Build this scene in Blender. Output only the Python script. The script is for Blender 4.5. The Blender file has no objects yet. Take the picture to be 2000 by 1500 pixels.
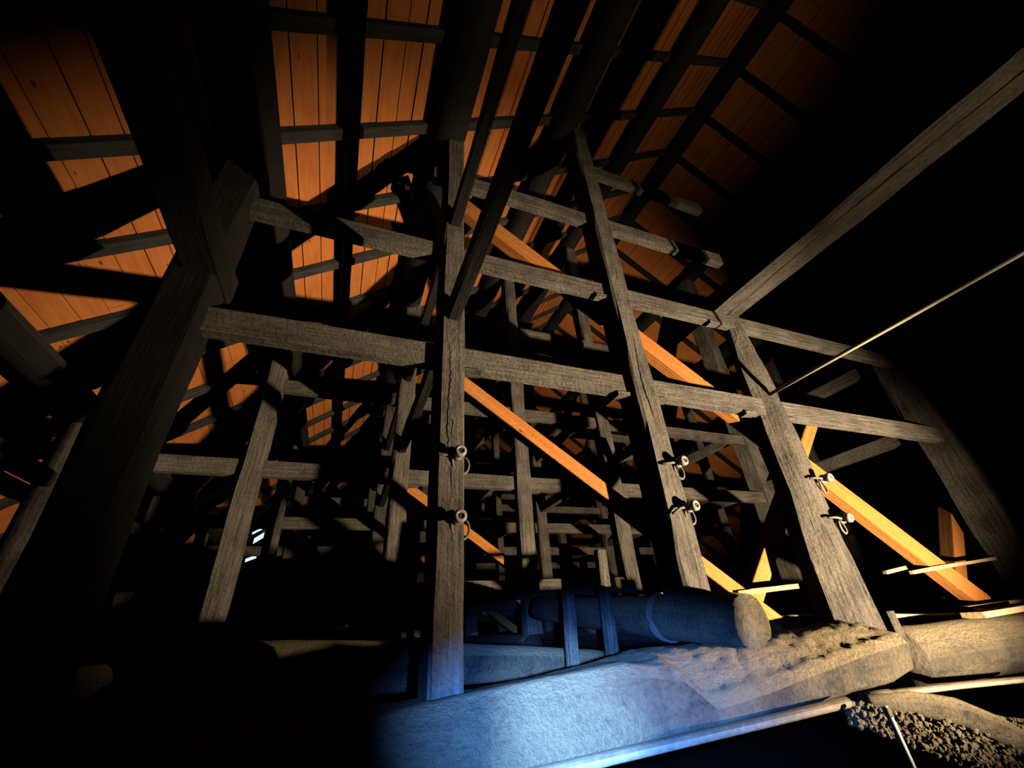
import bpy, bmesh, math, random
from mathutils import Vector, Matrix, noise as mnoise

# ------------------------------------------------------------------ camera, light, exposure
S = 2.6            # metres per layout unit (distance from the camera to the first row of posts)
H = 0.75           # eye height in layout units
def W(x, y, z): return Vector((x*S, y*S, (z+H)*S))
RIGHT = Vector((0.93347849, -0.35362529, -0.05972488))
UP = Vector((-0.13439904, -0.4993374, 0.85592001))
FWD = Vector((0.33249783, 0.79095595, 0.51364762))
FPX = 803.69
def at(px, py, y):
    """the point of the vertical plane Y = y (layout units) seen at a pixel of the 2000x1500 photograph"""
    d = RIGHT*((px-1000)/FPX) + UP*((750-py)/FPX) + FWD
    return d*(y/d.y)

scn = bpy.context.scene
cam_data = bpy.data.cameras.new('camera')
cam = bpy.data.objects.new('camera', cam_data)
scn.collection.objects.link(cam)
cam_data.sensor_fit = 'HORIZONTAL'
cam_data.sensor_width = 36.0
cam_data.lens = 36.0*FPX/2000.0
cam_data.clip_start = 0.02
rot = Matrix((RIGHT, UP, -FWD)).transposed().to_4x4()
cam.matrix_world = Matrix.Translation(W(0, 0, 0)) @ rot
scn.camera = cam

world = bpy.data.worlds.new('night'); scn.world = world
world.use_nodes = True
world.node_tree.nodes['Background'].inputs[0].default_value = (0.004, 0.004, 0.005, 1)
world.node_tree.nodes['Background'].inputs[1].default_value = 0.1

scn.view_settings.view_transform = 'Standard'
scn.view_settings.look = 'None'
scn.view_settings.gamma = 1.0
scn.view_settings.exposure = 0.0
scn.view_settings.use_curve_mapping = False
scn.cycles.diffuse_bounces = 0

def spot(name, loc, aim, energy, color, size, blend, radius):
    d = bpy.data.lights.new(name, 'SPOT')
    d.energy = energy; d.color = color; d.spot_size = math.radians(size); d.spot_blend = blend
    d.shadow_soft_size = radius
    o = bpy.data.objects.new(name, d); scn.collection.objects.link(o)
    a = W(*loc); b = W(*aim)
    o.location = a
    o.rotation_euler = (b-a).to_track_quat('-Z', 'Y').to_euler()
    return o
# the warm work lamp standing by the right end of the big beam, and a cold torch near the photographer
spot('work_lamp', (1.85, -0.04, -0.23), (1.21, 2.53, 1.18), 3200, (1.0, 0.83, 0.61), 108, 0.60, 0.04).scale = (1.0, 0.6, 1.0)
spot('hand_lamp', (1.95, -0.35, -0.15), (1.40, 0.15, 1.30), 290, (1.0, 0.82, 0.58), 72, 0.8, 0.05)
spot('torch', (0.12, 0.12, -0.02), (0.58, 0.99, -0.18), 3000, (0.06, 0.24, 1.0), 60, 1.0, 0.03).scale = (1.0, 0.46, 1.0)
spot('torch_core', (0.12, 0.10, -0.02), (0.46, 0.93, -0.175), 2500, (0.25, 0.52, 1.0), 24, 1.0, 0.03)

# ------------------------------------------------------------------ materials
def new_mat(name):
    m = bpy.data.materials.new(name); m.use_nodes = True
    nt = m.node_tree
    for n in list(nt.nodes): nt.nodes.remove(n)
    out = nt.nodes.new('ShaderNodeOutputMaterial')
    b = nt.nodes.new('ShaderNodeBsdfPrincipled')
    nt.links.new(b.outputs[0], out.inputs[0])
    return m, nt, b
def N(nt, t, **kw):
    n = nt.nodes.new(t)
    for k, v in kw.items(): setattr(n, k, v)
    return n
def ramp(nt, fac, stops):
    r = N(nt, 'ShaderNodeValToRGB')
    el = r.color_ramp.elements
    while len(el) < len(stops): el.new(0.5)
    for e, (p, c) in zip(el, stops): e.position = p; e.color = (c[0], c[1], c[2], 1)
    nt.links.new(fac, r.inputs[0]); return r.outputs[0]
def noise_tex(nt, vec, scale, detail=6, rough=0.6):
    n = N(nt, 'ShaderNodeTexNoise'); n.inputs['Scale'].default_value = scale
    n.inputs['Detail'].default_value = detail; n.inputs['Roughness'].default_value = rough
    nt.links.new(vec, n.inputs['Vector']); return n.outputs['Fac']
def mix(nt, fac, a, b, mode='MIX'):
    m = N(nt, 'ShaderNodeMix', data_type='RGBA', blend_type=mode)
    for sock, v in ((m.inputs[0], fac), (m.inputs[6], a), (m.inputs[7], b)):
        if hasattr(v, 'is_linked'): nt.links.new(v, sock)
        else: sock.default_value = v if not isinstance(v, tuple) else (v[0], v[1], v[2], 1)
    return m.outputs[2]
def mth(nt, op, a, b=0.0):
    m = N(nt, 'ShaderNodeMath', operation=op)
    for s, v in zip(m.inputs, (a, b)):
        if hasattr(v, 'is_linked'): nt.links.new(v, s)
        else: s.default_value = v
    return m.outputs[0]

def wood(name, stops, dust=None, dust_amt=0.5, stretch=(1.2, 16, 16), bump=0.6, rough=0.85, vary=0.35, clump=0.0, knots=False, fscale=26.0, bdist=0.03, score=0.0):
    """procedural timber, the grain along the object's own X axis"""
    m, nt, b = new_mat(name)
    tc = N(nt, 'ShaderNodeTexCoord'); oi = N(nt, 'ShaderNodeObjectInfo')
    add = N(nt, 'ShaderNodeVectorMath', operation='ADD')
    sc = N(nt, 'ShaderNodeVectorMath', operation='SCALE')
    comb = N(nt, 'ShaderNodeCombineXYZ')
    nt.links.new(oi.outputs['Random'], comb.inputs[0]); nt.links.new(oi.outputs['Random'], comb.inputs[1])
    nt.links.new(comb.outputs[0], sc.inputs[0]); sc.inputs['Scale'].default_value = 37.0
    nt.links.new(tc.outputs['Object'], add.inputs[0]); nt.links.new(sc.outputs[0], add.inputs[1])
    mp = N(nt, 'ShaderNodeMapping'); mp.inputs['Scale'].default_value = stretch
    nt.links.new(add.outputs[0], mp.inputs['Vector'])
    grain = noise_tex(nt, mp.outputs[0], 2.2, 8, 0.65)
    blotch = noise_tex(nt, add.outputs[0], 3.0, 5, 0.6)
    fine = noise_tex(nt, add.outputs[0], fscale, 8, 0.7)
    f = mth(nt, 'ADD', mth(nt, 'MULTIPLY', grain, 0.62), mth(nt, 'MULTIPLY', blotch, 0.38))
    col = ramp(nt, f, stops)
    if knots:
        v = N(nt, 'ShaderNodeTexVoronoi'); v.inputs['Scale'].default_value = 2.6
        mk = N(nt, 'ShaderNodeMapping'); mk.inputs['Scale'].default_value = (1.0, 2.2, 2.2)
        nt.links.new(add.outputs[0], mk.inputs['Vector']); nt.links.new(mk.outputs[0], v.inputs['Vector'])
        kf = ramp(nt, v.outputs['Distance'], [(0.0, (1, 1, 1)), (0.055, (0.8, 0.8, 0.8)), (0.085, (0, 0, 0))])
        col = mix(nt, kf, col, (stops[0][1][0]*0.35, stops[0][1][1]*0.3, stops[0][1][2]*0.3))
    var = mth(nt, 'ADD', 1.0-vary/2, mth(nt, 'MULTIPLY', oi.outputs['Random'], vary))
    vv = N(nt, 'ShaderNodeCombineXYZ')
    for i in range(3): nt.links.new(var, vv.inputs[i])
    col = mix(nt, 1.0, col, vv.outputs[0], 'MULTIPLY')
    if dust:
        g = N(nt, 'ShaderNodeNewGeometry'); sx = N(nt, 'ShaderNodeSeparateXYZ')
        nt.links.new(g.outputs['True Normal'], sx.inputs[0])
        upf = mth(nt, 'MULTIPLY', mth(nt, 'MAXIMUM', sx.outputs[2], 0.0), 1.2)
        pat = ramp(nt, mth(nt, 'ADD', mth(nt, 'MULTIPLY', fine, 0.5), mth(nt, 'MULTIPLY', blotch, 0.5)),
                   [(0.42, (0, 0, 0)), (0.62, (1, 1, 1))])
        df = mth(nt, 'MINIMUM', mth(nt, 'ADD', mth(nt, 'MULTIPLY', pat, dust_amt), upf), 0.95)
        col = mix(nt, df, col, dust)
    nt.links.new(col, b.inputs['Base Color'])
    b.inputs['Roughness'].default_value = rough
    b.inputs['Specular IOR Level'].default_value = 0.15
    hgt = mth(nt, 'ADD', mth(nt, 'MULTIPLY', grain, 1.0), mth(nt, 'MULTIPLY', fine, 0.5+clump))
    if score:
        ms = N(nt, 'ShaderNodeMapping'); ms.inputs['Rotation'].default_value = (0.0, 0.5, 0.6)
        nt.links.new(add.outputs[0], ms.inputs['Vector'])
        wv = N(nt, 'ShaderNodeTexWave', wave_type='BANDS', wave_profile='SAW'); wv.inputs['Scale'].default_value = 7.5
        wv.inputs['Distortion'].default_value = 9.0; wv.inputs['Detail'].default_value = 3.0; wv.inputs['Detail Scale'].default_value = 1.6
        nt.links.new(ms.outputs[0], wv.inputs['Vector'])
        cut = ramp(nt, wv.outputs['Fac'], [(0.0, (0, 0, 0)), (0.12, (1, 1, 1))])
        hgt = mth(nt, 'ADD', hgt, mth(nt, 'MULTIPLY', cut, score))
        dk = mix(nt, mth(nt, 'MULTIPLY', mth(nt, 'SUBTRACT', 1.0, cut), 0.12), col, (0.03, 0.025, 0.02))
        nt.links.new(dk, b.inputs['Base Color'])
    bp = N(nt, 'ShaderNodeBump'); bp.inputs['Strength'].default_value = bump
    bp.inputs['Distance'].default_value = bdist
    nt.links.new(hgt, bp.inputs['Height']); nt.links.new(bp.outputs[0], b.inputs['Normal'])
    return m

DUST = (0.30, 0.235, 0.15)
M = {}
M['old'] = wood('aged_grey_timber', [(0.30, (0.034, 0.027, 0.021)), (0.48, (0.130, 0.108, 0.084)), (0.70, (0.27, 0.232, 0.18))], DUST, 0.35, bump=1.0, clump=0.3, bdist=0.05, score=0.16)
M['dark'] = wood('dark_shaded_timber', [(0.3, (0.008, 0.007, 0.006)), (0.7, (0.028, 0.024, 0.019))], (0.10, 0.08, 0.055), 0.06, bump=0.6)  # dark timber, its near-black tone also paints in the shade on unlit members
M['rafter'] = wood('dark_rafter', [(0.3, (0.020, 0.018, 0.016)), (0.7, (0.075, 0.068, 0.060))], (0.12, 0.10, 0.08), 0.1, bump=0.5)  # one even dark tone, darker than the posts
M['log'] = wood('hewn_dusty_log', [(0.28, (0.035, 0.030, 0.024)), (0.5, (0.125, 0.106, 0.082)), (0.74, (0.22, 0.19, 0.145))], (0.36, 0.265, 0.14), 0.65, stretch=(1.5, 8, 8), bump=1.0, clump=1.6, fscale=34.0, bdist=0.06)
M['board'] = wood('orange_roof_board', [(0.3, (0.46, 0.125, 0.026)), (0.5, (0.62, 0.185, 0.042)), (0.72, (0.72, 0.25, 0.068))], stretch=(0.8, 9, 9), bump=0.15, vary=0.0, knots=True)
M['new'] = wood('new_orange_timber', [(0.3, (0.36, 0.11, 0.02)), (0.5, (0.55, 0.18, 0.036)), (0.7, (0.68, 0.26, 0.06))], (0.22, 0.09, 0.025), 0.45, stretch=(0.7, 14, 14), bump=0.6, vary=0.15, knots=True)
M['lath'] = wood('pale_lath', [(0.3, (0.30, 0.20, 0.09)), (0.7, (0.50, 0.36, 0.18))], DUST, 0.3, bump=0.4)
M['floor'] = wood('dark_attic_floor', [(0.3, (0.012, 0.010, 0.008)), (0.7, (0.035, 0.028, 0.022))], None, bump=0.4, vary=0)
M['mud'] = wood('crumbly_earth', [(0.3, (0.13, 0.10, 0.06)), (0.55, (0.27, 0.205, 0.12)), (0.75, (0.36, 0.285, 0.175))], None, stretch=(3, 3, 3), bump=1.0, clump=1.0)

def plain(name, col, rough=0.5, metal=0.0, emit=None, strength=0.0):
    m, nt, b = new_mat(name)
    tc = N(nt, 'ShaderNodeTexCoord')
    f = noise_tex(nt, tc.outputs['Object'], 9.0, 5, 0.6)
    c = ramp(nt, f, [(0.3, tuple(v*0.72 for v in col)), (0.7, col)])
    nt.links.new(c, b.inputs['Base Color'])
    b.inputs['Roughness'].default_value = rough; b.inputs['Metallic'].default_value = metal
    if emit:
        b.inputs['Emission Color'].default_value = (*emit, 1); b.inputs['Emission Strength'].default_value = strength
    return m
M['porcelain'] = plain('dusty_porcelain', (0.30, 0.25, 0.18), 0.5)
M['hole'] = plain('rusty_screw_head', (0.03, 0.022, 0.016), 0.7)
M['wire'] = plain('cloth_covered_wire', (0.16, 0.13, 0.09), 0.8)
M['pipe'] = wood('dusty_pipe', [(0.3, (0.15, 0.12, 0.08)), (0.7, (0.30, 0.25, 0.17))], (0.085, 0.064, 0.038), 0.5, bump=0.5, rough=0.4, clump=0.8)
M['white'] = plain('white_painted_pole', (0.85, 0.83, 0.76), 0.3)
M['bamboo'] = plain('dry_bamboo', (0.36, 0.33, 0.19), 0.6)
M['rope'] = plain('straw_rope', (0.13, 0.11, 0.08), 0.9)
M['sky'] = plain('open_daylight', (0.7, 0.85, 1.0), 1.0, 0.0, (0.62, 0.80, 1.0), 1.3)

# ------------------------------------------------------------------ builders
def tag(o, label=None, cat=None, group=None, kind=None):
    if label and not kind and 'beam' in o.name: kind = 'thing'
    if label: o['label'] = label
    if cat: o['category'] = cat
    if group: o['group'] = group
    if kind: o['kind'] = kind
    return o
def link(name, bm, mat, smooth=False, parent=None):
    me = bpy.data.meshes.new(name); bm.normal_update(); bm.to_mesh(me); bm.free()
    if smooth:
        for p in me.polygons: p.use_smooth = True
    me.materials.append(mat)
    o = bpy.data.objects.new(name, me); scn.collection.objects.link(o)
    if parent: o.parent = parent
    return o
def frame_of(a, b, up):
    x = (b-a).normalized(); z = up - x*up.dot(x)
    if z.length < 1e-4: z = Vector((0, 1, 0)) - x*x.y
    z.normalize(); y = z.cross(x)
    m = Matrix((x, y, z)).transposed().to_4x4(); m.translation = a
    return m
def sweep(rings, closed_caps=True):
    bm = bmesh.new(); vs = [[bm.verts.new(p) for p in r] for r in rings]
    n = len(rings[0])
    for i in range(len(rings)-1):
        for j in range(n):
            k = (j+1) % n
            bm.faces.new((vs[i][j], vs[i][k], vs[i+1][k], vs[i+1][j]))
    if closed_caps:
        bm.faces.new(list(reversed(vs[0]))); bm.faces.new(vs[-1])
    bmesh.ops.recalc_face_normals(bm, faces=bm.faces)
    return bm
def section(w, h, ch):
    a, b = w/2, h/2
    return [(-a+ch, -b), (a-ch, -b), (a, -b+ch), (a, b-ch), (a-ch, b), (-a+ch, b), (-a, b-ch), (-a, -b+ch)]
def timber(name, p0, p1, w, h, mat, label=None, cat=None, group=None, up=(0, 0, 1), seed=0, wob=0.05, ch=0.08, seg=None, taper=1.0, parent=None, sect=None, bend=0.0, kind=None):
    """a squared timber from p0 to p1 (layout units), w across and h along 'up', with worn arrises and a slightly uneven face"""
    a, b = W(*p0), W(*p1)
    L = (b-a).length; w *= S; h *= S
    rnd = random.Random(hash((round(p0[0], 3), round(p0[1], 3), round(p1[2], 3), seed)) & 0xffff)
    n = seg or max(3, min(26, int(L/0.28)))
    cs = sect or section(w, h, ch*min(w, h))
    if sect: cs = [(u*S, v*S) for u, v in sect]
    off = [rnd.uniform(0, 50) for _ in cs]
    rings = []
    for i in range(n+1):
        t = i/n; x = L*t; k = 1+(taper-1)*t
        bz = bend*S*math.sin(math.pi*t)
        r = []
        for j, (u, v) in enumerate(cs):
            q = mnoise.noise(Vector((x*1.6, off[j], 0.3)))*wob*min(w, h)
            q2 = mnoise.noise(Vector((x*1.6, off[j], 9.3)))*wob*min(w, h)
            r.append(Vector((x, u*k+q, v*k+q2+bz)))
        rings.append(r)
    o = link(name, sweep(rings), mat, parent=None)
    o.matrix_world = frame_of(a, b, Vector(up))
    if parent:
        o.parent = parent; o.matrix_parent_inverse = parent.matrix_world.inverted()
    return tag(o, label, cat, group, kind)
def log(name, p0, p1, r0, r1, mat, label=None, cat=None, group=None, seed=0, rough=0.10, sides=16, flat=0.0, bend=0.0, parent=None, up=(0, 0, 1)):
    a, b = W(*p0), W(*p1); L = (b-a).length
    n = max(6, min(60, int(L/0.16)))
    rings = []
    for i in range(n+1):
        t = i/n; x = L*t; R = (r0+(r1-r0)*t)*S
        if i == 0 or i == n: R *= 0.96
        r = []
        for j in range(sides):
            an = 2*math.pi*j/sides
            k = 1+rough*mnoise.noise(Vector((x*1.3+seed*7, math.cos(an)*1.2, math.sin(an)*1.2+seed)))
            k += 0.35*rough*mnoise.noise(Vector((x*6+seed*3, math.cos(an)*4, math.sin(an)*4)))
            y, z = math.cos(an)*R*k, math.sin(an)*R*k
            if flat: y = max(-R*(1-flat), min(R*(1-flat), y)); z = max(-R*(1-flat), min(R*(1-flat), z))
            r.append(Vector((x, y, z+bend*S*math.sin(math.pi*t))))
        rings.append(r)
    o = link(name, sweep(rings), mat, smooth=True)
    o.matrix_world = frame_of(a, b, Vector(up))
    if parent:
        o.parent = parent; o.matrix_parent_inverse = parent.matrix_world.inverted()
    return tag(o, label, cat, group)
def tube_bm(pts, r, sides=10, close=False):
    pts = [Vector(p) for p in pts]; rings = []
    for i, p in enumerate(pts):
        d = (pts[min(i+1, len(pts)-1)]-pts[max(i-1, 0)]).normalized()
        u = d.orthogonal().normalized() if i == 0 else (u - d*u.dot(d)).normalized()
        v = d.cross(u)
        rr = r[i] if isinstance(r, (list, tuple)) else r
        rings.append([p+(u*math.cos(2*math.pi*j/sides)+v*math.sin(2*math.pi*j/sides))*rr for j in range(sides)])
    return sweep(rings)
def tube(name, pts, r, mat, label=None, cat=None, group=None, parent=None, sides=12):
    P = [W(*p) for p in pts]; o0 = P[0].copy()
    rr = [x*S for x in r] if isinstance(r, (list, tuple)) else r*S
    o = link(name, tube_bm([p-o0 for p in P], rr, sides), mat, smooth=True)
    o.location = o0
    if parent:
        bpy.context.view_layer.update()
        o.parent = parent; o.matrix_parent_inverse = parent.matrix_world.inverted()
    return tag(o, label, cat, group)

ORD = ['first', 'second', 'third', 'fourth', 'fifth', 'sixth', 'seventh', 'eighth', 'ninth', 'tenth', 'eleventh', 'twelfth', 'thirteenth', 'fourteenth', 'fifteenth', 'sixteenth', 'seventeenth', 'eighteenth', 'nineteenth', 'twentieth', 'twenty-first', 'twenty-second']
SL = math.radians(37.07); TAN = math.tan(SL); COS = math.cos(SL); SIN = math.sin(SL)
RX = 2.28                                   # the ridge line
def roof_z(x, d): return TAN*(x if x <= RX else 2*RX-x) + d/COS
D_BOARD, D_RAFT, D_PURL = 1.54, 1.5225, 1.375
ROWS = [1.0, 2.15, 3.27, 4.38, 5.50, 6.60]

# ------------------------------------------------------------------ setting: floor, roof boarding, gable
def roof_boards(name, side, seed):
    rnd = random.Random(seed); bm = bmesh.new()
    s = -0.6 if side < 0 else 0.0
    dirx = 1 if side < 0 else -1
    x = -3.3 if side < 0 else 7.86
    while (x < RX if side < 0 else x > RX):
        wdt = rnd.uniform(0.070, 0.104)
        x1 = x + dirx*(wdt-rnd.uniform(0.0035, 0.007))*COS
        y = -1.2 - rnd.uniform(0, 0.8)
        while y < 9.0:
            ln = rnd.uniform(1.4, 2.2); y1 = min(y+ln, 9.2)
            lift = rnd.uniform(0, 0.004); tl = rnd.uniform(0, 0.003)
            v = []
            for dz in (0, 0.014):
                for (xx, yy, e) in ((x, y, lift), (x1, y, lift+tl), (x1, y1-0.002, lift+tl), (x, y1-0.002, lift)):
                    v.append(bm.verts.new(W(xx, yy, roof_z(xx, D_BOARD+e+dz))))
            for q in ((0, 1, 2, 3), (7, 6, 5, 4), (0, 4, 5, 1), (1, 5, 6, 2), (2, 6, 7, 3), (3, 7, 4, 0)):
                bm.faces.new([v[i] for i in q])
            y = y1
        x += dirx*wdt*COS
    bmesh.ops.recalc_face_normals(bm, faces=bm.faces)
    # object axes: X runs along the boards
    R = Matrix.Rotation(math.radians(90), 4, 'Z')
    bmesh.ops.transform(bm, matrix=R.inverted(), verts=bm.verts)
    o = link(name, bm, M['board']); o.matrix_world = R
    return tag(o, kind='structure')
roof_boards('ceiling', -1, 5)
roof_boards('ceiling', 1, 9)
def floor():
    bm = bmesh.new(); y = -2.0; rnd = random.Random(3)
    x = -3.4
    while x < 7.8:
        w = rnd.uniform(0.11, 0.16)
        a = W(x, -2.0, -H); b = W(x+w-0.004, 9.2, -H)
        bmesh.ops.create_cube(bm, size=1, matrix=Matrix.Translation(((a.x+b.x)/2, (a.y+b.y)/2, -0.02)) @ Matrix.Diagonal((b.x-a.x, b.y-a.y, 0.04, 1)))
        x += w
    R = Matrix.Rotation(math.radians(90), 4, 'Z')
    bmesh.ops.transform(bm, matrix=R.inverted(), verts=bm.verts)
    o = link('floor', bm, M['floor']); o.matrix_world = R; tag(o, kind='structure')
floor()
def gable():
    bm = bmesh.new(); x = -3.3; rnd = random.Random(8)
    while x < 7.8:
        w = rnd.uniform(0.10, 0.15); x1 = x+w-0.003
        top0, top1 = max(-H+0.02, roof_z(x, D_BOARD)-0.02), max(-H+0.02, roof_z(x1, D_BOARD)-0.02)
        v = [bm.verts.new(W(*p)) for p in ((x, 8.9, -H), (x1, 8.9, -H), (x1, 8.9, top1), (x, 8.9, top0), (x, 8.94, -H), (x1, 8.94, -H), (x1, 8.94, top1), (x, 8.94, top0))]
        for q in ((0, 1, 2, 3), (7, 6, 5, 4), (0, 4, 5, 1), (1, 5, 6, 2), (2, 6, 7, 3), (3, 7, 4, 0)): bm.faces.new([v[i] for i in q])
        x += w
    tag(link('wall_back', bm, M['dark']), kind='structure')
gable()

# rafters under the boards
for k in range(-2, 21):
    y = 0.678+0.357*k
    for side in (-1, 1):
        xa, xb = (-2.4, RX-0.03) if side < 0 else (6.96, RX+0.03)
        sname = 'left' if side < 0 else 'right'
        i = k+2
        lab = f'{ORD[i]} squared rafter from the front on the {sname} roof slope' if i < 14 else f'squared rafter at the dark far end of the {sname} roof slope'
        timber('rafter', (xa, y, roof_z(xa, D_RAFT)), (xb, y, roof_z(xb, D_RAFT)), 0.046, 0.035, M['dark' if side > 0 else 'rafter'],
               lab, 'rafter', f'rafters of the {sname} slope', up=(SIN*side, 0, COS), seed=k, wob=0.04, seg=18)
# purlins: round logs that carry the rafters
PUR = [(-1.14, 0.062, 'lowest round purlin on the left slope, by the eaves'),
       (-0.445, 0.066, 'round purlin over the left row of posts'),
       (-0.18, 0.026, 'thin intermediate purlin under the bright orange boards'),
       (0.205, 0.074, 'round purlin over the tall post in the middle'),
       (0.87, 0.070, 'round purlin on top of the second tall post'),
       (1.58, 0.062, 'upper round purlin on the left slope, next to the ridge'),
       (2.28, 0.066, 'ridge purlin where both roof slopes meet'),
       (2.98, 0.062, 'upper round purlin on the right slope, next to the ridge'),
       (3.66, 0.062, 'middle round purlin on the dark right slope'),
       (4.34, 0.062, 'lower round purlin on the dark right slope')]
for i, (x, r, lab) in enumerate(PUR):
    z = roof_z(x, D_RAFT-0.0175) - (r-0.006)/COS
    log('purlin', (x, -0.9, z), (x, 8.7, z), r, r*0.96, M['dark'], lab, 'purlin', None, seed=i, rough=0.05)

# ------------------------------------------------------------------ posts
def post_top(x): return roof_z(x, D_PURL)+0.02
colname = {-1.14: 'by the left eaves', -0.45: 'in the left line of posts', 0.235: 'in line behind the tall middle post', 0.94: 'in line behind the second tall post',
           1.575: 'in line behind the worn post', 2.95: 'in the far right line of posts', 3.64: 'in the outermost right line of posts'}
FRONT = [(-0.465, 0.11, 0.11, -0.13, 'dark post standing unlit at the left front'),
         (0.234, 0.073, 0.12, -0.112, 'tall squared grey post standing on the big beam, centre of the photo'),
         (0.94, 0.09, 0.11, 0.035, 'tall scored post rising from the blue-lit log end'),
         (2.91, 0.17, 0.15, -0.08, 'broad dim post at the right, behind the orange brace')]
POSTS = {}
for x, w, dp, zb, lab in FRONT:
    POSTS[x] = timber('post', (x, 1.0+dp/2, zb), (x, 1.0+dp/2, post_top(x)), w, dp, M['dark' if x < 0 else 'old'], lab, 'post', up=(0, -1, 0), wob=0.07, ch=0.09, seed=1)  # left front post gets the dark timber colour in place of its shade
# the worn post: its left front arris is cut away in a broad wavy facet
POSTS[1.575] = timber('post', (1.575, 1.055, -0.075), (1.622, 1.055, 1.28), 0.15, 0.11, M['old'], 'worn post with a wavy chamfered face, right of the two tall posts', 'post',
                      up=(0, -1, 0), seed=4, wob=0.16,
                      taper=0.50,
                      sect=[(0.078, -0.055), (0.078, 0.010), (0.006, 0.055), (-0.070, 0.055), (-0.078, 0.047), (-0.078, -0.055)])
for ri, y in enumerate(ROWS):
    if ri == 0: continue
    for x in (-1.14, -0.45, 0.235, 0.94, 1.575, 2.95, 3.64):
        if x > 3 and ri > 3: continue
        if x < -1 and ri > 4: continue
        rnd = random.Random(ri*31+int(x*10)); w = 0.086+rnd.uniform(-0.008, 0.010)
        lab = f'aged post {colname[x]}, {ORD[ri]} row from the front'
        if ri >= 4: lab = f'small distant post {colname[x]}, {ORD[ri]} row'
        dp = w
        if ri == 1 and x == 2.95: w, dp = 0.115, 0.15; lab = 'thick two-faced grey post in the gap left of the worn post'
        timber('post', (x, y+dp/2, -0.02), (x+rnd.uniform(-0.01, 0.01), y+dp/2, post_top(x)), w, dp, M['old'], lab, 'post', 'posts of the rows behind',
               up=(0, -1, 0), seed=ri, wob=0.10, ch=0.12)

# ------------------------------------------------------------------ tie beams through the posts, across the roof
TIER = [(0.135, 0.225), (0.700, 0.778), (1.166, 1.237), (1.630, 1.702), (2.085, 2.155)]
TN = ['lowest', 'second lowest', 'middle', 'upper', 'topmost']
def nuki(row, tier, x0, x1, lab=None, wedges=()):
    y = ROWS[row]; z0, z1 = TIER[tier]
    lab = lab or f'{TN[tier]} grey tie beam across the {ORD[row]} row of posts'
    o = timber('tie_beam', (x0, y+0.05, (z0+z1)/2), (x1, y+0.05, (z0+z1)/2), 0.040, z1-z0, M['old'], lab, 'tie beam', f'tie beams of the {ORD[row]} row', seed=tier, wob=0.06, ch=0.07)
    for wx in wedges:
        bm = bmesh.new()
        pr = [(0, -0.014), (0.062, -0.010), (0.062, -0.024), (0, -0.030)]
        vs = []
        for yy in (-0.016, 0.016): vs.append([bm.verts.new(Vector((a*S, yy*S, b*S))) for a, b in pr])
        for j in range(4):
            k = (j+1) % 4; bm.faces.new((vs[0][j], vs[0][k], vs[1][k], vs[1][j]))
        bm.faces.new(vs[0]); bm.faces.new(list(reversed(vs[1]))); bmesh.ops.recalc_face_normals(bm, faces=bm.faces)
        wd = link('wedge', bm, M['old'])
        wd.location = W(wx, y+0.038, z0+0.012)
        bpy.context.view_layer.update()
        wd.parent = o; wd.matrix_parent_inverse = o.matrix_world.inverted()
    return o
nuki(0, 1, -0.50, 2.95, 'dusty tie beam across the front posts, level with the end of the orange brace', wedges=(0.27, 0.83, 0.985, 1.43, 1.66))
nuki(0, 2, -0.50, 2.95, 'tie beam across the front posts under the long pale beam', wedges=(0.83, 0.985, 1.43))
nuki(0, 3, 0.15, 1.72, 'third tie beam up between the two tall front posts', wedges=(0.985,))
nuki(0, 4, 0.88, 1.75, 'short topmost tie beam at the head of the second tall post')
for r in range(1, 6):
    wd = lambda *a: a if r == 1 else ()
    nuki(r, 0, 0.18, 1.62 if r < 2 else 2.98, wedges=wd(0.99,))
    nuki(r, 1, -1.18, 3.66, wedges=wd(0.28, 0.99, 1.62))
    nuki(r, 2, -0.50, 3.66, wedges=wd(0.28, 0.99))
    nuki(r, 3, 0.18, 2.98)
# extra cross pieces seen between the deep rows
log('tie_log', (1.0, 2.2, 1.86), (1.9, 2.2, 1.86), 0.06, 0.05, M['old'], 'thick round tie log behind the second tall post, near the ridge', 'tie log', seed=6)

# ------------------------------------------------------------------ long beams running away from the camera through each line of posts
def longi(x, z0, z1, w, y0, y1, lab, mat='old', wob=0.06):
    return timber('long_beam', (x, y0, (z0+z1)/2), (x, y1, (z0+z1)/2), w, z1-z0, M[mat], lab, 'long beam', seed=int(z0*10), wob=wob, ch=0.07)
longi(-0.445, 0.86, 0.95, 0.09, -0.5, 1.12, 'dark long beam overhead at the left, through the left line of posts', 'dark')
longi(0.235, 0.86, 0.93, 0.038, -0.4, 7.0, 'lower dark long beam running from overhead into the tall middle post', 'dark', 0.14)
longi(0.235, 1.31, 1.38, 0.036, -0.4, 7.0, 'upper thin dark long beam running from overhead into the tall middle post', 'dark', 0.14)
longi(0.94, 0.86, 0.93, 0.038, 2.2, 7.0, 'lower long beam in the deep rows, in line with the second tall post')
longi(0.94, 1.31, 1.38, 0.038, 2.2, 7.0, 'upper long beam in the deep rows, in line with the second tall post')
longi(1.575, 0.86, 0.93, 0.04, 1.9, 7.0, 'long beam leading back behind the worn post, lower one')
longi(1.575, 1.31, 1.38, 0.04, 1.1, 7.0, 'long beam leading back behind the worn post, upper one')
longi(2.95, 0.785, 0.855, 0.05, 1.1, 6.0, 'olive long beam from the broad right post to the rows behind')
longi(2.95, 1.245, 1.315, 0.05, 1.1, 6.0, 'upper olive long beam above the right side posts')
longi(-1.14, 0.60, 0.66, 0.05, 1.6, 6.0, 'low long beam by the left eaves', 'dark')
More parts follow.
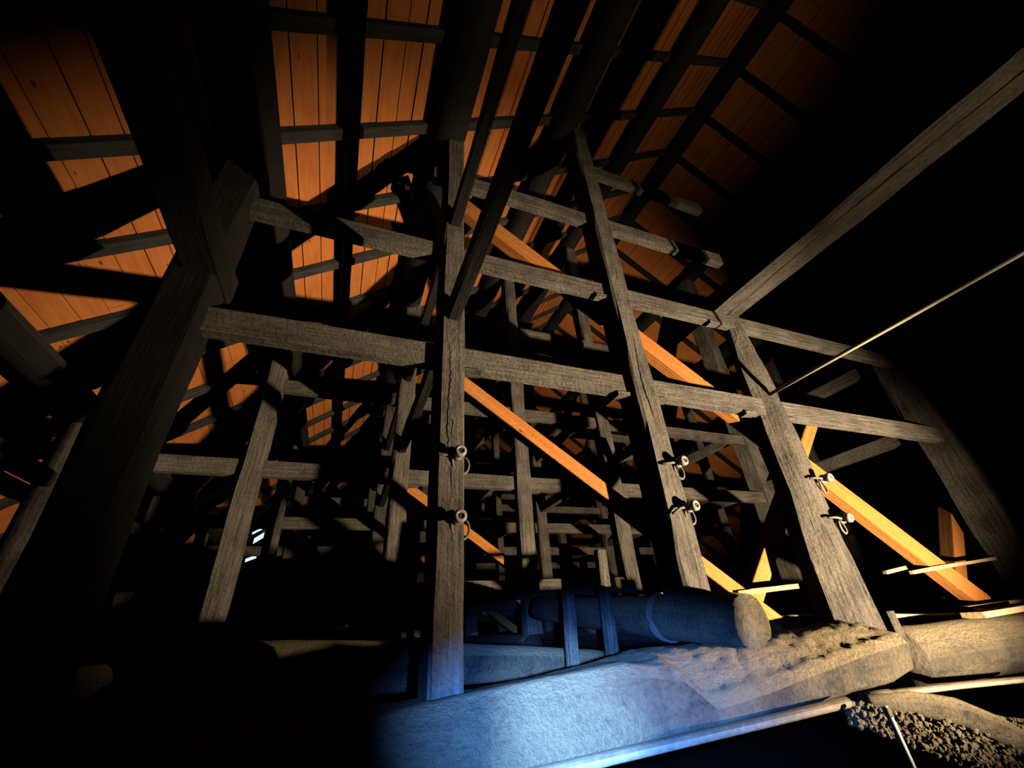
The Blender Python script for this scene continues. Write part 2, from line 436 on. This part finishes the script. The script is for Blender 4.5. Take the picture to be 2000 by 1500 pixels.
bigb = timber('long_beam', (1.585, 1.09, 1.295), (1.585, -0.75, 1.295), 0.148, 0.115, M['old'], 'long pale beam with a deep crack, from the worn post to the upper right corner', 'long beam', seed=3, wob=0.07, ch=0.10)
def crack(parent, x0, x1, c0, amp, zf, wd, seed):
    """a drying crack: a thin dark groove filler let into the face z = zf of a timber (own axes, layout units)"""
    bm = bmesh.new(); rnd = random.Random(seed); n = 40; top = []; bot = []
    for i in range(n+1):
        t = i/n; x = (x0+(x1-x0)*t)*S; c = (c0+amp*math.sin(i*0.21+seed)+rnd.uniform(-0.002, 0.002))*S
        e = max(0.15, math.sin(math.pi*t)**0.5)*(wd+wd*0.5*abs(math.sin(i*0.7)))*S
        top.append((x, c-e)); bot.append((x, c+e))
    sg = 1 if zf > 0 else -1
    z0, z1 = zf*S, (zf-sg*0.014)*S
    for i in range(n):
        q = [bm.verts.new(Vector((p[0], p[1], z0))) for p in (top[i], top[i+1], bot[i+1], bot[i])]
        u = [bm.verts.new(Vector((p[0], p[1], z1))) for p in (top[i], top[i+1], bot[i+1], bot[i])]
        bm.faces.new(q); bm.faces.new(u)
        for a in range(4): bm.faces.new((q[a], q[(a+1) % 4], u[(a+1) % 4], u[a]))
    bmesh.ops.recalc_face_normals(bm, faces=bm.faces)
    o = link('crack', bm, M['hole']); o['label'] = 'dark drying crack'
    o.parent = parent
crack(bigb, 0.0, 1.84, -0.012, 0.012, -0.0590, 0.0022, 2)
crack(POSTS[0.234], 0.05, 0.62, -0.004, 0.004, 0.0608, 0.0006, 1)
crack(POSTS[0.234], 0.50, 0.88, 0.008, 0.003, 0.0608, 0.0005, 5)
crack(POSTS[0.94], 0.45, 0.92, 0.006, 0.006, 0.0558, 0.0007, 3)
tube('rod', [(1.60, 1.02, 0.79), (1.60, 0.5, 0.787), (1.60, -0.1, 0.79)], 0.0075, M['bamboo'], 'thin straight rod running from the worn post to the right edge', 'rod')

# ------------------------------------------------------------------ new orange braces
def brace(p0, p1, w, h, lab, grp='new orange braces'):
    return timber('brace', p0, p1, w, h, M['new'], lab, 'brace', grp, wob=0.03, ch=0.05, seed=7)
YB = 1.15
brace((0.25, YB, 1.68), (2.60, YB, -0.03), 0.05, 0.082, 'longest orange brace, from the tall middle post down to the right end')
brace((0.22, YB, 0.77), (1.36, YB, -0.035), 0.045, 0.048, 'orange brace slanting down between the two tall posts')
brace((1.27, YB+0.06, -0.03), (2.12, YB+0.06, 0.81), 0.05, 0.06, 'orange brace leaning the other way behind the worn post')
brace((2.53, YB+0.07, -0.03), (3.72, YB+0.07, 1.24), 0.06, 0.07, 'orange brace leaning right beside the broad dim post')
for r in (1, 2):
    y = ROWS[r]+0.16
    brace((0.25, y, 0.75), (1.36, y, -0.02), 0.045, 0.05, f'small orange brace seen through the gaps in the {ORD[r]} row')
    if r == 1: brace((0.25, y, 1.68), (2.60, y, -0.02), 0.045, 0.06, f'orange brace high in the {ORD[r]} row')

# ------------------------------------------------------------------ the big base beam in front
def base_beam():
    # stations along X: (x, back top z, front arris y, front arris z, bottom y, bottom z)
    st = [(-1.9, -0.16, 0.95, -0.175, 0.90, -0.33), (-0.9, -0.145, 0.95, -0.155, 0.90, -0.30), (-0.3, -0.13, 0.95, -0.135, 0.90, -0.275), (0.1, -0.116, 0.95, -0.117, 0.90, -0.25),
          (0.25, -0.111, 0.95, -0.104, 0.90, -0.225), (0.47, -0.098, 0.945, -0.089, 0.90, -0.205), (0.62, -0.083, 0.935, -0.078, 0.90, -0.20),
          (0.74, -0.066, 0.92, -0.095, 0.90, -0.197), (0.80, -0.060, 0.90, -0.150, 0.895, -0.195), (0.95, -0.064, 0.90, -0.136, 0.895, -0.190), (1.15, -0.066, 0.90, -0.112, 0.895, -0.182), (1.30, -0.057, 0.90, -0.094, 0.895, -0.174),
          (1.45, -0.050, 0.90, -0.079, 0.895, -0.166), (1.52, -0.047, 0.90, -0.074, 0.90, -0.155), (1.60, -0.052, 0.94, -0.082, 0.94, -0.140), (1.65, -0.075, 1.0, -0.095, 1.0, -0.125)]
    # resample finely
    xs = []
    for i in range(len(st)-1):
        m = max(1, int((st[i+1][0]-st[i][0])/0.011))
        for j in range(m):
            t = j/m; xs.append([a+(b-a)*t for a, b in zip(st[i], st[i+1])])
    xs.append(list(st[-1]))
    org = W(0, 1, -0.15); rings = []
    for (x, zb, yr, zr, yb, zbo) in xs:
        prof = []
        def seg(a, b, n):
            for i in range(n): t = i/n; prof.append((a[0]+(b[0]-a[0])*t, a[1]+(b[1]-a[1])*t))
        yk = 1.15; pk = 0.006
        P = [(yb, zbo), (yr-0.012, zr-0.022), (yr, zr), (yr+0.02, zr+0.004), (yk-0.03, zb), (yk, zb-0.03), (yk, zbo), (yb+0.03, zbo-0.015)]
        if x > 0.66:
            P[3] = (yr+0.1*(yk-0.03-yr), zr+0.1*(zb-zr)+0.003)
        for i, m in enumerate((12, 3, 2, 20, 3, 3, 3, 2)): seg(P[i], P[(i+1) % 8], m)
        r = []
        if x > 0.66:                        # heaped dust bulges over the upper face
            k = min(1.0, (x-0.66)/0.15)*(1.0 if x < 1.45 else max(0.0, (1.62-x)/0.17))
            for q in range(20):
                i = 17+q; t = q/20; yy, zz = prof[i]
                prof[i] = (yy-0.014*k*math.sin(math.pi*t), zz+0.026*k*math.sin(math.pi*t))
        for (yy, zz) in prof:
            rough = 0.0014
            if x > 0.70 and zz > zr-0.004 and yy > yr-0.003: rough = 0.0042
            q = mnoise.noise(Vector((x*13, yy*13, zz*13)))*rough*0.4 + mnoise.noise(Vector((x*40, yy*40, zz*40)))*rough*0.9 + mnoise.noise(Vector((x*85, yy*85, zz*85)))*rough*0.5
            r.append(W(x, yy-q, zz+q)-org)
        rings.append(r)
    bm = sweep(rings)
    o = link('base_beam', bm, M['log'], smooth=True); o.location = org
    return tag(o, 'massive hewn beam with a blue light patch and dusty right end, in the foreground', 'base beam')
base_beam()

# log lying across the big beam under the second tall post
l1 = log('base_log', (0.985, 0.90, -0.016), (0.945, 2.13, 0.085), 0.064, 0.05, M['log'], 'short thick log in blue light with a cut end, lying on the big beam', 'base log', seed=3, rough=0.16, sides=20)
def rope(parent):
    pts = []
    for turn in range(3):
        for i in range(24):
            an = 2*math.pi*i/24
            pts.append(Vector((0.30*S+turn*0.010*S+0.006*S*math.sin(an), math.cos(an)*0.066*S, math.sin(an)*0.066*S)))
    o = link('rope', tube_bm(pts, 0.0035*S, 6), M['rope'], smooth=True); o.parent = parent
rope(l1)
log('base_log', (-0.35, 1.45, -0.05), (0.93, 1.52, -0.115), 0.085, 0.035, M['log'], 'blue-lit log half hidden behind the big beam, right of the middle post', 'base log', seed=8, rough=0.12, bend=0.01)
log('base_log', (-0.50, 1.17, -0.05), (-0.45, 2.95, -0.045), 0.042, 0.040, M['log'], 'dim olive log alone in the dark at the lower left', 'base log', seed=5, rough=0.08)
log('base_log', (1.745, 1.06, -0.150), (3.5, 1.04, -0.150), 0.088, 0.095, M['log'], 'bright dusty log beyond the end of the big beam, at the right edge', 'base log', seed=11, rough=0.07, sides=24)
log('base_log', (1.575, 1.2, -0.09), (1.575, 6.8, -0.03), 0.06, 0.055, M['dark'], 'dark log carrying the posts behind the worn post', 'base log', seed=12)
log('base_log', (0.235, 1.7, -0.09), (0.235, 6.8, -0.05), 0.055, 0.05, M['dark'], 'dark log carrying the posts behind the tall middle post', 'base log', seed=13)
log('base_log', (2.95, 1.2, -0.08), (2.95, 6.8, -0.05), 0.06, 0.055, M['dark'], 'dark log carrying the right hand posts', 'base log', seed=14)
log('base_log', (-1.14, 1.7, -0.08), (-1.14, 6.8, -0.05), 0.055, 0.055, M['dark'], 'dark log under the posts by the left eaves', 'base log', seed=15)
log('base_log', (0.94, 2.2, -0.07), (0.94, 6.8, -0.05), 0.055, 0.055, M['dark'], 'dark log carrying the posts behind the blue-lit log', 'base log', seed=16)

# two small upright sticks behind the big beam
timber('stick', (0.702, 1.35, -0.14), (0.724, 1.35, 0.24), 0.032, 0.03, M['old'], 'thin upright stick, blue below and pale above, left one of two', 'stick', up=(0, -1, 0), wob=0.08)
timber('stick', (0.846, 1.35, -0.12), (0.862, 1.35, 0.228), 0.034, 0.03, M['old'], 'thin upright stick beside the blue-lit log, right one of two', 'stick', up=(0, -1, 0), wob=0.08)
# laths and a pole lying behind the big beam
timber('lath', tuple(at(1440, 1160, 1.12)), tuple(at(1617, 1138, 1.12)), 0.016, 0.014, M['lath'], 'split lath crossing the orange brace foot, left of the worn post', 'lath', wob=0.2)
timber('lath', tuple(at(1780, 1118, 1.12)), tuple(at(1970, 1086, 1.12)), 0.014, 0.014, M['lath'], 'pale lath behind the foot of the orange brace, far right', 'lath', wob=0.2)
timber('lath', tuple(at(1728, 1118, 1.12)), tuple(at(1768, 1109, 1.12)), 0.014, 0.012, M['lath'], 'short broken lath right of the worn post', 'lath', wob=0.25)
tube('pole', [tuple(at(1405, 1218, 1.13)), tuple(at(1620, 1203, 1.16)), tuple(at(1800, 1205, 1.18)), tuple(at(2020, 1196, 1.2))], 0.011, M['bamboo'], 'dusty thin pole lying behind the big beam at the right', 'pole')
timber('board', tuple(at(1900, 1202, 1.02)), tuple(at(1995, 1187, 1.02)), 0.07, 0.02, M['lath'], 'small pale board lying on the bright log at the right edge', 'board', wob=0.05)
timber('board', tuple(at(1875, 1188, 1.1)), tuple(at(2010, 1170, 1.1)), 0.06, 0.012, M['lath'], 'narrow lath board behind the small pale board', 'board', wob=0.08)
timber('block', (1.70, 1.02, -0.09), (1.70, 1.02, -0.018), 0.04, 0.05, M['log'], 'small wooden block at the foot of the worn post', 'block', up=(0, -1, 0), wob=0.05)

# pipes in front of the big beam
p1 = tube('pipe', [tuple(at(1010, 1522, 0.872)), tuple(at(1300, 1455, 0.872)), tuple(at(1500, 1408, 0.872)), tuple(at(1655, 1371, 0.872))], 0.0108, M['pipe'], 'long dusty pipe below the big beam, running to the lower middle', 'pipe')
p2 = tube('pipe', [tuple(at(1690, 1362, 0.90)), tuple(at(1760, 1352, 0.90)), tuple(at(1880, 1338, 0.90)), tuple(at(2030, 1324, 0.90))], 0.0085, M['pipe'], 'pale pipe running from the big beam end to the right edge', 'pipe')
tube('coupling', [tuple(at(1696, 1361, 0.90)), tuple(at(1738, 1356, 0.90))], 0.0115, M['pipe'], parent=p2)
wp = tube('pole', [tuple(at(1728, 1380, 0.80)), tuple(at(1742, 1408, 0.80)), tuple(at(1795, 1525, 0.80))], [0.0062, 0.006, 0.006], M['white'], 'white metal pole hanging down from the pipe joint', 'pole')
tube('collar', [tuple(at(1729, 1382, 0.80)), tuple(at(1738, 1400, 0.80))], 0.0078, M['pipe'], parent=wp)
# curved timber and earth at the lower right
tube('curved_timber', [tuple(at(x, y, 0.90)) for x, y in ((1690, 1372), (1780, 1372), (1870, 1390), (1950, 1425), (2060, 1490))], [0.02, 0.027, 0.032, 0.034, 0.034], M['log'], 'curved dusty timber bending down at the lower right corner', 'timber', sides=14)
def mud():
    rnd = random.Random(4); bm = bmesh.new(); org = W(*at(1800, 1440, 0.86))
    for i in range(900):
        px = rnd.uniform(1655, 2010)
        lo = 1372+(px-1660)*0.10; hi = 1412+(px-1655)*0.36
        py = lo+(hi-lo)*rnd.random()**1.2
        c = W(*at(px, py, 0.90+rnd.uniform(-0.02, 0.03)))-org; r = rnd.uniform(0.003, 0.0085)*S
        m = Matrix.Translation(c) @ Matrix.Rotation(rnd.uniform(0, 6), 4, Vector((rnd.uniform(-1, 1), rnd.uniform(-1, 1), 1)).normalized()) @ Matrix.Diagonal((r*rnd.uniform(0.8, 1.6), r, r*rnd.uniform(0.6, 1.1), 1))
        bmesh.ops.create_icosphere(bm, subdivisions=1, radius=1, matrix=m)
    # the sagging earth bed under the clumps
    g = []
    for i in range(26):
        px = 1655+i*15; row = []
        lo = 1370+(px-1660)*0.10; hi = 1405+(px-1655)*0.34
        for j in range(10):
            p = W(*at(px, lo+(hi-lo)*j/9, 0.93+0.012*mnoise.noise(Vector((i*0.7, j*0.7, 0)))))-org
            row.append(bm.verts.new(p))
        g.append(row)
    for i in range(25):
        for j in range(9): bm.faces.new((g[i][j], g[i+1][j], g[i+1][j+1], g[i][j+1]))
    o = link('earth_clumps', bm, M['mud']); o.location = org
    tag(o, 'crumbly brown earth clumps under the pipe at the lower right', 'earth', kind='stuff')
mud()

# ------------------------------------------------------------------ porcelain knob insulators with wire tails on the posts
def knob(x, y, z, lab, tail):
    root = bpy.data.objects.new('knob_insulator', None); scn.collection.objects.link(root)
    root.empty_display_size = 0.02; root.scale = (1.3, 1.3, 1.3); root.location = W(x, y, z); tag(root, lab, 'insulator', 'knob insulators on the posts')
    def part(name, bm, mat, smooth=True):
        return link(name, bm, mat, smooth, root)
    prof = [(0.0, 0.008), (0.0, 0.011), (-0.010, 0.0115), (-0.013, 0.0075), (-0.018, 0.0075), (-0.021, 0.0125), (-0.030, 0.0125), (-0.033, 0.0095), (-0.033, 0.0055), (-0.028, 0.005)]
    rings = [[Vector((math.cos(2*math.pi*j/20)*r*S, yy*S, math.sin(2*math.pi*j/20)*r*S)) for j in range(20)] for yy, r in prof]
    part('knob_body', sweep(rings), M['porcelain'])
    rings = [[Vector((math.cos(2*math.pi*j/12)*r*S, yy*S, math.sin(2*math.pi*j/12)*r*S)) for j in range(12)] for yy, r in ((-0.026, 0.0045), (-0.030, 0.0045), (-0.031, 0.002))]
    part('screw', sweep(rings), M['hole'])
    rnd = random.Random(tail)
    loop = []
    for i in range(30):
        t = i/29; an = t*7.5
        loop.append(Vector(((0.012+0.016*t)*math.cos(an)*S*0.75+0.010*S*t, (-0.014+0.03*t)*S, ((0.013+0.014*t)*math.sin(an)-0.02*t)*S)))
    part('wire', tube_bm(loop, 0.0028*S, 6), M['wire'])
    tw = [Vector((-0.012*S, -0.014*S, 0.0)), Vector((-0.03*S, -0.012*S, rnd.uniform(-0.006, 0.006)*S)), Vector((-0.052*S, -0.006*S, rnd.uniform(-0.018, 0.008)*S))]
    part('wire_tail', tube_bm(tw, 0.0034*S, 6), M['wire'])
for x, z, lab, t in ((0.250, 0.402, 'upper knob insulator on the tall middle post', 1), (0.250, 0.239, 'lower knob insulator on the tall middle post', 2),
                     (0.978, 0.432, 'upper knob insulator on the second tall post', 3), (0.972, 0.290, 'lower knob insulator on the second tall post', 4),
                     (1.655, 0.418, 'upper knob insulator with looped wire on the worn post', 5), (1.660, 0.272, 'lower knob insulator with looped wire on the worn post', 6)):
    knob(x, 1.0, z, lab, t)

# ------------------------------------------------------------------ daylight through gaps at the far left eaves
def gap(px0, py0, px1, py1, wd, y, lab):
    a, b = W(*at(px0, py0, y)), W(*at(px1, py1, y)); c = (a+b)/2
    bm = bmesh.new(); d = b-a; up = Vector((0, 0, wd*S))
    v = [bm.verts.new(p-c) for p in (a, b, b+up, a+up)]
    v2 = [bm.verts.new(p-c+Vector((0, 0.02, 0))) for p in (a, b, b+up, a+up)]
    bm.faces.new(v); bm.faces.new(list(reversed(v2)))
    for i in range(4): bm.faces.new((v[i], v2[i], v2[(i+1) % 4], v[(i+1) % 4]))
    o = link('daylight_gap', bm, M['sky']); o.location = c
    tag(o, lab, 'daylight gap', 'daylight gaps at the left eaves')
gap(494, 1062, 514, 1050, 0.05, 4.8, 'brightest small daylight gap behind the left posts')
gap(545, 1034, 560, 1026, 0.045, 4.8, 'blue daylight gap under a distant tie beam')
gap(492, 1044, 516, 1032, 0.02, 4.8, 'thin white daylight slit above the brightest gap')
gap(478, 1098, 500, 1090, 0.03, 4.8, 'pale daylight gap low behind the left post')
